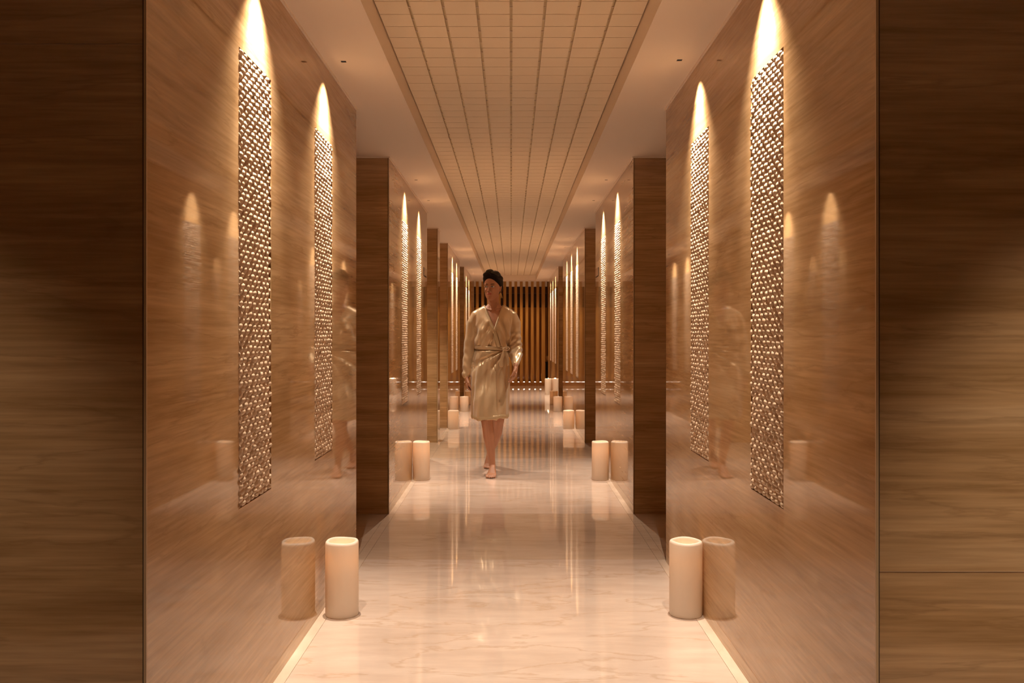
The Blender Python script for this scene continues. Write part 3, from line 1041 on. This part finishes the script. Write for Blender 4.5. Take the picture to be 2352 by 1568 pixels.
def folds(co):
    x, y, z = co
    d = 0.0
    ax = x + .02
    sleeve_l = x < -.165 - max(0, (1.2 - z)) * .06
    sleeve_r = x > .135 and z > .93
    if sleeve_l:
        d += .0022 * sin(x * 55 + z * 30 + y * 40) * min(1, max(0, (1.38 - z) * 6))
        d += .0016 * sin(z * 75 + x * 90 + 2 * sin(y * 50)) * min(1, max(0, (1.25 - z) * 4))
    elif sleeve_r:
        d += .0045 * sin(z * 110 - x * 70 + 2.0 * sin(y * 30)) * min(1, max(0, (1.30 - z) * 6)) * min(1, max(0, (z - .97) * 12))
        d += .003 * sin(x * 80 + z * 20)
    elif z < 1.085:
        a = atan2(y - .02, x + .035)
        k = min(1, (1.085 - z) / .12)
        d += k * (.0055 * sin(a * 9 + z * 3) + .0035 * sin(a * 17 - z * 6 + 1))
        if y < .05:
            q = atan2(z - KN[1], x - KN[0])
            r = sqrt((z - KN[1]) ** 2 + (x - KN[0]) ** 2)
            f_ = sin(q * 13 + r * 5 + .8 * sin(r * 11)); d += .0105 * (f_ + .35 * (1 - 2 * abs(f_))) * min(1, r / .08) * max(0.25, 1 - r / .75)
            # wrap edge
            e = x - (.012 + (1.05 - z) * .03)
            d += (.006 if e < 0 else -.004) * math.exp(-(e / .02) ** 2) * k
    else:
        k = min(1, max(0, (1.36 - z) / .12))
        f_ = sin(x * 70 - (z - 1.1) * (34 if x < 0 else -26) + 1.2); d += k * .0075 * (f_ + .3 * (1 - 2 * abs(f_)))
        d += k * .004 * sin(x * 40 + z * 45)
    d += .0025 * noise.noise(Vector((x * 14, y * 14, z * 6)))
    return d
nrm = [v.normal.copy() for v in robe_me.vertices]
for i, v in enumerate(robe_me.vertices):
    v.co += nrm[i] * folds(v.co)
    if v.co.z < 0.52:
        # hem lifts gently to the image right and over the wrap
        v.co.z += .012 * sin((v.co.x + .03) * 22) * 0.6 + max(0, v.co.x) * .06
bm = bmesh.new(); bm.from_mesh(robe_me)
VA = (0.005, 1.236)
def in_v(c_):
    if c_.z < VA[1] or c_.y > .03:
        return False
    t = (c_.z - VA[1]) / (1.455 - VA[1])
    xl = VA[0] + (-.093 - VA[0]) * t
    xr = VA[0] + (.082 - VA[0]) * t
    return xl < c_.x < xr
kill = [f for f in bm.faces if in_v(f.calc_center_median()) or (f.calc_center_median().z > 1.445 and abs(f.calc_center_median().x) < .084)]
bmesh.ops.delete(bm, geom=kill, context='FACES')
bmesh.ops.delete(bm, geom=[v for v in bm.verts if not v.link_faces], context='VERTS')
bvh = BVHTree.FromBMesh(bm)
robe = mesh_obj('robe', bm, M['silk'], person, smooth=True, recalc=False)

def front_y(x, z, default=-.05):
    h = bvh.ray_cast(Vector((x, -1, z)), Vector((0, 1, 0)))
    return h[0].y if h[0] is not None and h[0].y < .06 else default

def strip(name, path, width, mat, off=.004, thick=.004):
    """ribbon laid on the front of the robe; path in (x,z)"""
    bm = bmesh.new()
    fine = interp([(p[0], p[1]) for p in path], 6)
    rows = []
    last = None
    for i, (x, z) in enumerate(fine):
        a = fine[max(0, i - 1)]; b = fine[min(len(fine) - 1, i + 1)]
        t = Vector((b[0] - a[0], b[1] - a[1])).normalized()
        nx, nz = -t.y, t.x
        row = []
        ys = [front_y(x + nx * q * width, z + nz * q * width, 9) for q in (-.5, -.25, 0, .25, .5)]
        good = [v for v in ys if v < 5]
        base = min(good) if good else (last if last is not None else -.05)
        if last is not None:
            base = last * .5 + base * .5
        last = base
        for q, e in ((-.5, 0), (-.2, .0025), (.2, .0025), (.5, 0)):
            row.append(Vector((x + nx * q * width, base - off - e, z + nz * q * width)))
        rows.append(row)
    top = [[bm.verts.new(p) for p in r] for r in rows]
    bot = [[bm.verts.new(p + Vector((0, thick + .004, 0))) for p in r] for r in rows]
    n = len(rows)
    for i in range(n - 1):
        for k in range(3):
            bm.faces.new([top[i][k], top[i][k + 1], top[i + 1][k + 1], top[i + 1][k]])
            bm.faces.new([bot[i][k], bot[i + 1][k], bot[i + 1][k + 1], bot[i][k + 1]])
        bm.faces.new([top[i][0], top[i + 1][0], bot[i + 1][0], bot[i][0]])
        bm.faces.new([top[i][3], bot[i][3], bot[i + 1][3], top[i + 1][3]])
    bm.faces.new([top[0][k] for k in range(4)] + [bot[0][k] for k in (3, 2, 1, 0)])
    bm.faces.new([top[-1][k] for k in range(4)] + [bot[-1][k] for k in (3, 2, 1, 0)])
    return mesh_obj(name, bm, mat, person, smooth=True)
M['band'] = simple('satin_band', (0.50, 0.37, 0.21), 0.4, 0.25)
strip('collar_band', [(.082, 1.458), (.064, 1.40), (.034, 1.315), (.009, 1.243), (-.003, 1.218)], .027, M['band'], off=.003)
strip('collar_band', [(-.093, 1.458), (-.069, 1.40), (-.037, 1.325), (.003, 1.235), (.026, 1.16), (.044, 1.10)], .029, M['band'], off=.006)
# belt
bm = bmesh.new()
rows = []
NS = 64
for k in range(NS):
    a = 2 * pi * k / NS
    col = []
    for dz, e in ((-.015, .001), (-.008, .0045), (.008, .0045), (.015, .001)):
        cx_, a_, yf, yb = -.018, .140, -.108, .104
        x = cx_ + (a_ + e + .004) * math.copysign(abs(cos(a)) ** .85, cos(a)); y = (yf + yb) / 2 + ((yb - yf) / 2 + e + .004) * math.copysign(abs(sin(a)) ** .85, sin(a))
        col.append(bm.verts.new((x, y, 1.092 - .07 * (x + .02) * .35 + dz)))
    rows.append(col)
for k in range(NS):
    k2 = (k + 1) % NS
    for j in range(3):
        bm.faces.new([rows[k][j], rows[k2][j], rows[k2][j + 1], rows[k][j + 1]])
belt = mesh_obj('belt', bm, M['silk'], person, smooth=True)
sd = belt.modifiers.new('solid', 'SOLIDIFY'); sd.thickness = .003; sd.offset = -1
bm = bmesh.new()
ellipsoid(bm, (.088, -.112, 1.082), (.020, .014, .017))
mesh_obj('knot', bm, M['silk'], belt, smooth=True)
bm = bmesh.new()
def ribbon(pts, wds, ref=Vector((0, 1, 0))):
    f_ = interp([(*p, w_) for p, w_ in zip(pts, wds)], 6)
    tube(bm, [q[:3] for q in f_], [(q[3], .003) for q in f_], ref=ref, seg=12)
ribbon([(.085, -.118, 1.075), (.072, -.132, 1.02), (.060, -.140, .965), (.066, -.142, .935)], [.008, .013, .015, .014])
mesh_obj('belt_end', bm, M['silk'], belt, smooth=True)
bm = bmesh.new()
ribbon([(.095, -.116, 1.078), (.112, -.122, 1.03), (.122, -.122, .98), (.120, -.120, .945)], [.007, .011, .011, .009])
mesh_obj('belt_end', bm, M['silk'], belt, smooth=True)
bm = bmesh.new()
ribbon([(.090, -.118, 1.088), (.112, -.128, 1.102), (.130, -.130, 1.092), (.122, -.132, 1.074), (.104, -.128, 1.072), (.090, -.120, 1.080)], [.005, .007, .008, .008, .007, .005], ref=Vector((0, 0, 1)))
mesh_obj('bow_loop', bm, M['silk'], belt, smooth=True)
# hem band
bm = bmesh.new()
seg = 72
lo = []
for k in range(seg):
    a = 2 * pi * k / seg
    col = []
    for dz in (.0, .014, .028):
        z = .492 + dz
        hit = bvh.ray_cast(Vector((-.034, .03, z + .012)), Vector((cos(a), sin(a), 0)))
        r = hit[3] if hit[0] is not None else .15
        co = Vector((-.034, .03, 0)) + Vector((cos(a), sin(a), 0)) * (r + (.003 if dz == .014 else .0))
        zz = z + .012 * sin((co.x + .03) * 22) * .6 + max(0, co.x) * .06
        col.append(bm.verts.new((co.x, co.y, zz)))
    lo.append(col)
for k in range(seg):
    k2 = (k + 1) % seg
    for j in range(2):
        bm.faces.new([lo[k][j], lo[k2][j], lo[k2][j + 1], lo[k][j + 1]])
hb = mesh_obj('hem_band', bm, M['band'], robe, smooth=True)
hb.parent = robe
